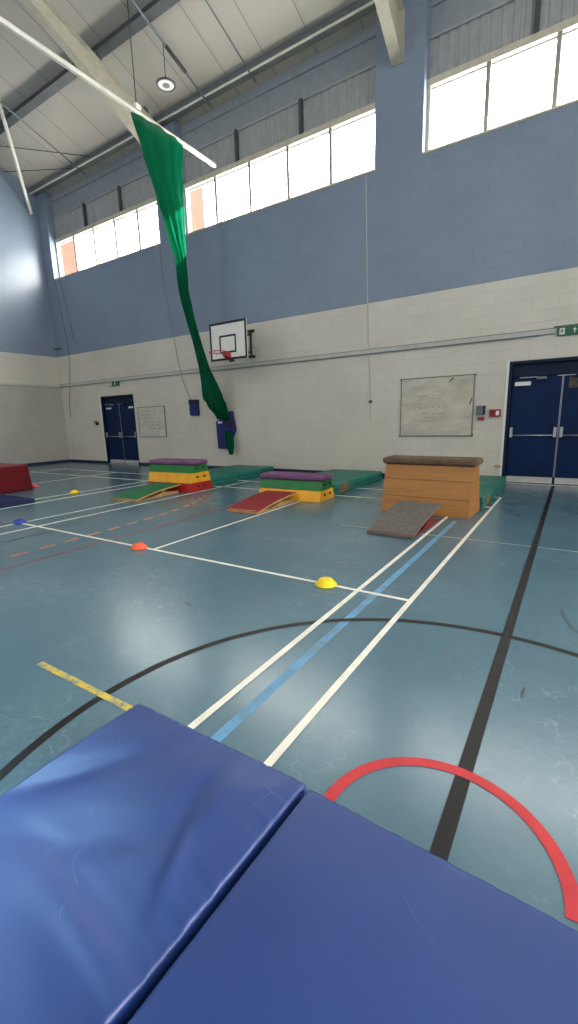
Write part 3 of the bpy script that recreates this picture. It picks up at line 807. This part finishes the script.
# maroon soft block
rb = thing('foam_block', 'maroon soft vaulting block at the left edge of the hall', 'block', (-11.5, 4.72, 0))
m = MB().hexa([(-.95,-.65,0),(.95,-.65,0),(.93,.62,0),(-.95,.62,0)], [(-.95,-.55,.57),(.90,-.55,.57),(.90,.58,.57),(-.95,.58,.57)]); m.build('block_body', M['maroon_foam'], rb, bevel=.03, seg=3)
m = MB().box(-.95,.90,-.56,.59,.565,.585); m.build('block_top_seam', M['maroon'], rb, bevel=.008)

# springboards
def springboard(label, loc, rz, W, L, H, top, base, side):
    r = thing('springboard', label, 'springboard', loc, rz)
    hw = W/2; n = 16
    def zt(t): return .035+(H-.035)*(1-(1-t)**1.7) if t < 1 else H
    vs = []
    for i in range(n+1):
        t = i/n; y = L*t
        for x in (-hw,hw): vs += [(x,y,zt(t)), (x,y,zt(t)-.028)]
    fs = []
    for i in range(n):
        a = 4*i; b = a+4
        fs += [(a,a+2,b+2,b), (a+1,b+1,b+3,a+3), (a,b,b+1,a+1), (a+2,a+3,b+3,b+2)]
    fs += [(0,1,3,2), tuple(4*n+k for k in (0,2,3,1))]
    MB().add(vs, fs).build('jump_board', side, r)
    # carpet on the board
    vs = []
    for i in range(n+1):
        t = i/n; y = L*t+(.012 if i == 0 else 0)
        for x in (-hw+.006,hw-.006): vs += [(x,y,zt(t)+.008), (x,y,zt(t))]
    MB().add(vs, fs).build('carpet_top', top, r)
    MB().box(-hw+.02,hw-.02,.04,L-.05,0,.022).build('base_board', base, r, bevel=.003)
    MB().box(-hw+.03,hw-.03,.02,.16,.022,.05).build('hinge_block', base, r, bevel=.003)
    for sx in (-1,1):
        MB().box(sx*hw*.72-.05, sx*hw*.72+.05, L*.60, L*.66, .022, zt(.63)-.03).build('spring_block', base, r, bevel=.004)
        # wedge side rail
        g = MB(); x0 = sx*(hw-.035); 
        g.prism([(L*.35,.022),(L*.95,.022),(L*.95,.05),(L*.60,zt(.6)*.55)], x0-.012, x0+.012, 'x'); g.build('side_rail', base, r)
    return r
springboard('green carpeted springboard in front of the tallest rainbow box', (-7.16,5.22,0), math.radians(3), .70, 1.22, .18, M['board_green'], M['ply_edge'], M['ply_edge'])
springboard('dark red carpeted springboard in front of the lower rainbow box', (-4.38,5.37,0), math.radians(2), .62, 1.22, .16, M['board_red'], M['ply_edge'], M['ply_edge'])
springboard('grey-brown carpeted springboard in front of the wooden box', (-1.81,5.06,0), math.radians(-2), .60, 1.16, .23, M['board_grey'], M['maroon'], M['board_edge'])

# green landing mats
def gym_mat(label, x0, x1, y0, y1, h, mat, name='gym_mat', patch=False, cat='mat', group=None, side=None):
    cx, cy = (x0+x1)/2, (y0+y1)/2
    r = thing(name, label, cat, (cx,cy,0), 0, group)
    w, d = (x1-x0)/2, (y1-y0)/2
    MB().box(-w,w,-d,d,0,h).build('mat_body', mat, r, bevel=.022, seg=3)
    m = MB(); zz_ = h*.5
    m.box(-w-.003,w+.003,-d-.003,d+.003,zz_-.008,zz_+.008); m.build('side_seam', side or M['gym_green_dark'], r)
    if patch:
        for sx in (1,): MB().box(w-.002,w+.006,-d+.22,-d+.62,.02,h-.03).build('corner_patch', M['tan_patch'], r)
    return r
gy = M['gym_green']
gym_mat('teal green gym mat directly behind the tallest rainbow box', -8.22,-6.92, 7.34,8.44, .19, gy)
gym_mat('teal green gym mat against the wall, furthest behind the tallest rainbow box', -8.22,-6.92, 8.46,9.98, .19, gy)
gym_mat('teal green gym mat with tan side patch directly behind the lower rainbow box', -5.06,-3.74, 7.40,8.36, .21, gy, patch=True)
gym_mat('teal green gym mat in the middle of the row behind the lower rainbow box', -5.06,-3.74, 8.38,9.10, .20, gy)
gym_mat('teal green gym mat against the wall, furthest behind the lower rainbow box', -5.06,-3.74, 9.12,9.90, .19, gy)
gym_mat('teal green gym mat with tan side patch directly behind the wooden box', -2.36,-1.09, 7.24,8.40, .19, gy, patch=True)
gym_mat('teal green gym mat against the wall, furthest behind the wooden box', -2.36,-1.09, 8.42,9.92, .19, gy)
gym_mat('navy blue gym mat on the floor in front of the maroon block', -10.5,-8.76, 2.95,4.42, .07, M['navy_mat'], side=M['bag_dark'])

# marker cones
def cone_mesh():
    prof = [(.095,0),(.10,.004),(.097,.010),(.085,.022),(.070,.040),(.058,.052),(.046,.057),(.025,.061),(.010,.060),(.0005,.058)]
    return prof
def cone(label, x, y, mat):
    m = MB().lathe(cone_mesh(), 28); o = m.build('marker_cone', mat, smooth=True); o.location = (x,y,.004)
    return tag(o, label, 'marker cone')
cone('yellow flat marker cone on the white line in the middle of the floor', -1.745, 3.27, M['cone_yellow'])
cone('orange flat marker cone where two white lines meet', -4.24, 3.25, M['cone_orange'])
cone('blue flat marker cone at the far left end of the white line', -7.08, 3.29, M['cone_blue'])
cone('yellow flat marker cone near the maroon block and navy mat', -9.08, 5.43, M['cone_yellow'])
cone('coral pink marker cone half hidden behind the maroon block', -10.98, 5.58, M['cone_pink'])

# ------------------------------------------------------------------ the two blue crash mats in front
ZM = .20
def crash_mat(label, x0, x1, y0, y1, dents, puckers, seed, shear=(0,0), skew=0.0):
    nx, ny = 110, 130
    r = thing('crash_mat', label, 'crash mat', ((x0+x1)/2, (y0+y1)/2, 0))
    cx, cy = (x0+x1)/2, (y0+y1)/2
    def h(x, y):
        e = min(x-x0, x1-x, y-y0, y1-y)
        z = ZM
        z += .010*noise.noise(Vector((x*1.9, y*1.9, seed)))*min(1, e/.15)
        for (dx, dy, rx, ry, ang, amp) in dents:
            u, v = x-dx, y-dy; c, s = math.cos(ang), math.sin(ang)
            a, b = (u*c+v*s)/rx, (-u*s+v*c)/ry
            z += amp*math.exp(-(a*a+b*b))
        for (side, py, amp, wd, ln) in puckers:
            e2 = (x1-x) if side == 'r' else ((x-x0) if side == 'l' else (y1-y))
            q = y if side in 'rl' else x
            z += amp*math.exp(-((q-py-e2*.25)/wd)**2)*math.exp(-(e2/ln))*min(1, e2/.012)
        # tiny puckers along the far seam
        z += .0026*math.sin(x*95+3*math.sin(x*23))*math.exp(-((y1-y)/.03))
        # rounded edge
        R = .013
        if e < R: z -= R-math.sqrt(max(0, R*R-(R-e)**2))
        return z
    def grid(a, b, n):   # denser at both ends
        out = []
        for i in range(n+1):
            t = i/n; t = .5-.5*math.cos(PI*t); t = .55*t+.45*i/n; out.append(a+(b-a)*t)
        return out
    gx, gy_ = grid(x0,x1,nx), grid(y0,y1,ny)
    vs = [(x-cx+(y-y1)*(shear[0]+(shear[1]-shear[0])*(x-x0)/(x1-x0)),y-cy-skew*(x-x0),h(x,y)) for y in gy_ for x in gx]; W2 = nx+1
    fs = [(j*W2+i, j*W2+i+1, (j+1)*W2+i+1, (j+1)*W2+i) for j in range(ny) for i in range(nx)]
    per = [i for i in range(W2)]+[j*W2+nx for j in range(1,ny+1)]+[ny*W2+i for i in range(nx-1,-1,-1)]+[j*W2 for j in range(ny-1,0,-1)]
    o = len(vs); vs += [(vs[p][0],vs[p][1],.0) for p in per]
    n = len(per)
    fs += [(per[k], o+k, o+(k+1)%n, per[(k+1)%n]) for k in range(n)] + [tuple(o+k for k in range(n))]
    MB().add(vs, fs).build('mat_cover', M['vinyl'], r, smooth=True)
    k = .008; hx, hy = (x1-x0)/2, (y1-y0)/2
    sl_, sr_ = -2*hy*shear[0], -2*hy*shear[1]
    sk = skew*2*hx
    pts = [(-hx+sl_,-hy),(hx+sr_,-hy-sk),(hx,hy-sk),(-hx,hy),(-hx+sl_,-hy)]
    g = MB()
    for z in (.035,):
        g.tube([(p[0],p[1],z) for p in pts], k, 6)
    g.build('seam_piping', M['vinyl_dark'], r, smooth=True)
    MB().box(-hx+max(sl_,0)+.02,hx+min(sr_,0)-.02,-hy+.02,hy-sk-.02,-.0,.004).build('mat_base', M['vinyl_dark'], r)
    return r
XG = -.675
crash_mat('blue crash mat with dents and creases, the left one of the pair in front', -1.585, XG-.013, -.95, 1.128,
          [(-1.12,.62,.20,.07,.5,-.012),(-1.02,.50,.34,.07,-.1,-.016),(-1.45,.72,.25,.06,.9,-.014),(-.90,.42,.24,.08,-.2,.014),(-1.25,.35,.3,.2,0,.010),(-.93,.78,.05,.14,.35,-.009),(-.855,.69,.028,.13,.50,.010),(-.98,.86,.03,.16,.1,-.006),(-.90,.90,.03,.12,.05,.004)],
          [('r',.74,.004,.010,.05),('r',.70,.007,.011,.07),('r',.665,-.005,.009,.05),('r',.63,.005,.008,.05),('r',.585,.008,.011,.08),('r',.55,-.006,.009,.06),('r',.52,.006,.008,.06),('r',.47,.008,.011,.09),('r',.44,-.005,.009,.05),('r',.41,.006,.009,.07),('r',.36,.006,.012,.07),('r',.85,.003,.010,.06),('r',.93,.003,.010,.05),('r',1.0,.002,.010,.04)], 1.3, (.012,.050))
crash_mat('plain smooth blue crash mat, the right one of the pair in front', XG+.004, .80, -.95, 1.118,
          [(.0,.5,.6,.3,.3,.006)], [('l',.5,.004,.05,.10),('l',.3,.004,.05,.10)], 7.7, (.040,.040), .036)

# ------------------------------------------------------------------ camera
cam = bpy.data.cameras.new('camera'); co = bpy.data.objects.new('camera', cam); COL.objects.link(co)
cam.sensor_fit = 'HORIZONTAL'; cam.sensor_width = 36.0; cam.lens = 36.0*438.7/578.0; cam.clip_start = .02; cam.clip_end = 300
yaw, pitch, roll = -.5742675, -.2093279, -.0275510
Rr = Vector((0.84238141,0.53820764,-0.02694614)); Uu = Vector((-0.08971104,0.18936714,0.97779958)); Ff = Vector((-0.53136192,0.82126282,-0.20780252))
mt = Matrix.Identity(4)
for i in range(3): mt[i][0] = Rr[i]; mt[i][1] = Uu[i]; mt[i][2] = -Ff[i]; 
mt.translation = (0,0,1.46)
co.matrix_world = mt
S.camera = co

# ------------------------------------------------------------------ light
wd = bpy.data.worlds.new('sky'); S.world = wd; wd.use_nodes = True
t = wd.node_tree; t.nodes.clear()
out = t.nodes.new('ShaderNodeOutputWorld'); bgd = t.nodes.new('ShaderNodeBackground')
tc = t.nodes.new('ShaderNodeTexCoord'); sx = t.nodes.new('ShaderNodeSeparateXYZ')
mr = t.nodes.new('ShaderNodeMapRange'); mr.inputs[1].default_value = -.15; mr.inputs[2].default_value = .35
rp = t.nodes.new('ShaderNodeValToRGB'); rp.color_ramp.elements[0].color = (.86,.93,1.0,1); rp.color_ramp.elements[1].color = (1,.97,.92,1)
ms = t.nodes.new('ShaderNodeMapRange'); ms.inputs[1].default_value = -.15; ms.inputs[2].default_value = .35; ms.inputs[3].default_value = .84; ms.inputs[4].default_value = 22.0
t.links.new(tc.outputs['Generated'], sx.inputs[0])
t.links.new(sx.outputs[1], mr.inputs[0]); t.links.new(mr.outputs[0], rp.inputs[0]); t.links.new(rp.outputs[0], bgd.inputs[0])
t.links.new(sx.outputs[1], ms.inputs[0]); t.links.new(ms.outputs[0], bgd.inputs[1]); t.links.new(bgd.outputs[0], out.inputs[0])

def area(name, loc, target, size, sy, power, col=(1,1,1), spread=None):
    l = bpy.data.lights.new(name, 'AREA'); l.shape = 'RECTANGLE'; l.size = size; l.size_y = sy; l.energy = power; l.color = col
    if spread: l.spread = spread
    o = bpy.data.objects.new(name, l); COL.objects.link(o); o.location = loc
    o.rotation_euler = (Vector(target)-Vector(loc)).to_track_quat('-Z','Y').to_euler(); return o
def spot(name, loc, target, power, ang, blend, rad, col=(1,1,1)):
    l = bpy.data.lights.new(name, 'SPOT'); l.energy = power; l.spot_size = ang; l.spot_blend = blend; l.shadow_soft_size = rad; l.color = col
    o = bpy.data.objects.new(name, l); COL.objects.link(o); o.location = loc
    o.rotation_euler = (Vector(target)-Vector(loc)).to_track_quat('-Z','Y').to_euler(); return o

def point(loc, power, rad=.3, col=(1,.96,.9)):
    l = bpy.data.lights.new('hall_lamp', 'POINT'); l.energy = power; l.shadow_soft_size = rad; l.color = col
    o = bpy.data.objects.new('hall_lamp', l); COL.objects.link(o); o.location = loc
for q in ((6,2,8.3), (-2.5,-3.5,8.3), (5,-4,8.3), (-10,-3.5,8.3)): point(q, 300)  # added fill lights out of view, to lift the floor and roof
spot('roof_spot', (-6.5,3.4,8.8), (-1.62,.22,.2), 10000, math.radians(5.8), 1.0, .5, (.45,.78,1))  # added lamp, aimed to put a bluish sheen on the left crash mat
spot('sun_through_window', (-.76,17.2,13.0), (-8.62,8.8,6.1), 100000, math.radians(7.5), .3, .08, (1,.96,.88))
S.view_settings.view_transform = 'Standard'; S.view_settings.look = 'None'
S.view_settings.exposure = 0.06
S.cycles.use_denoising = True
S.cycles.max_bounces = 8; S.cycles.diffuse_bounces = 5
S.cycles.sample_clamp_indirect = 6
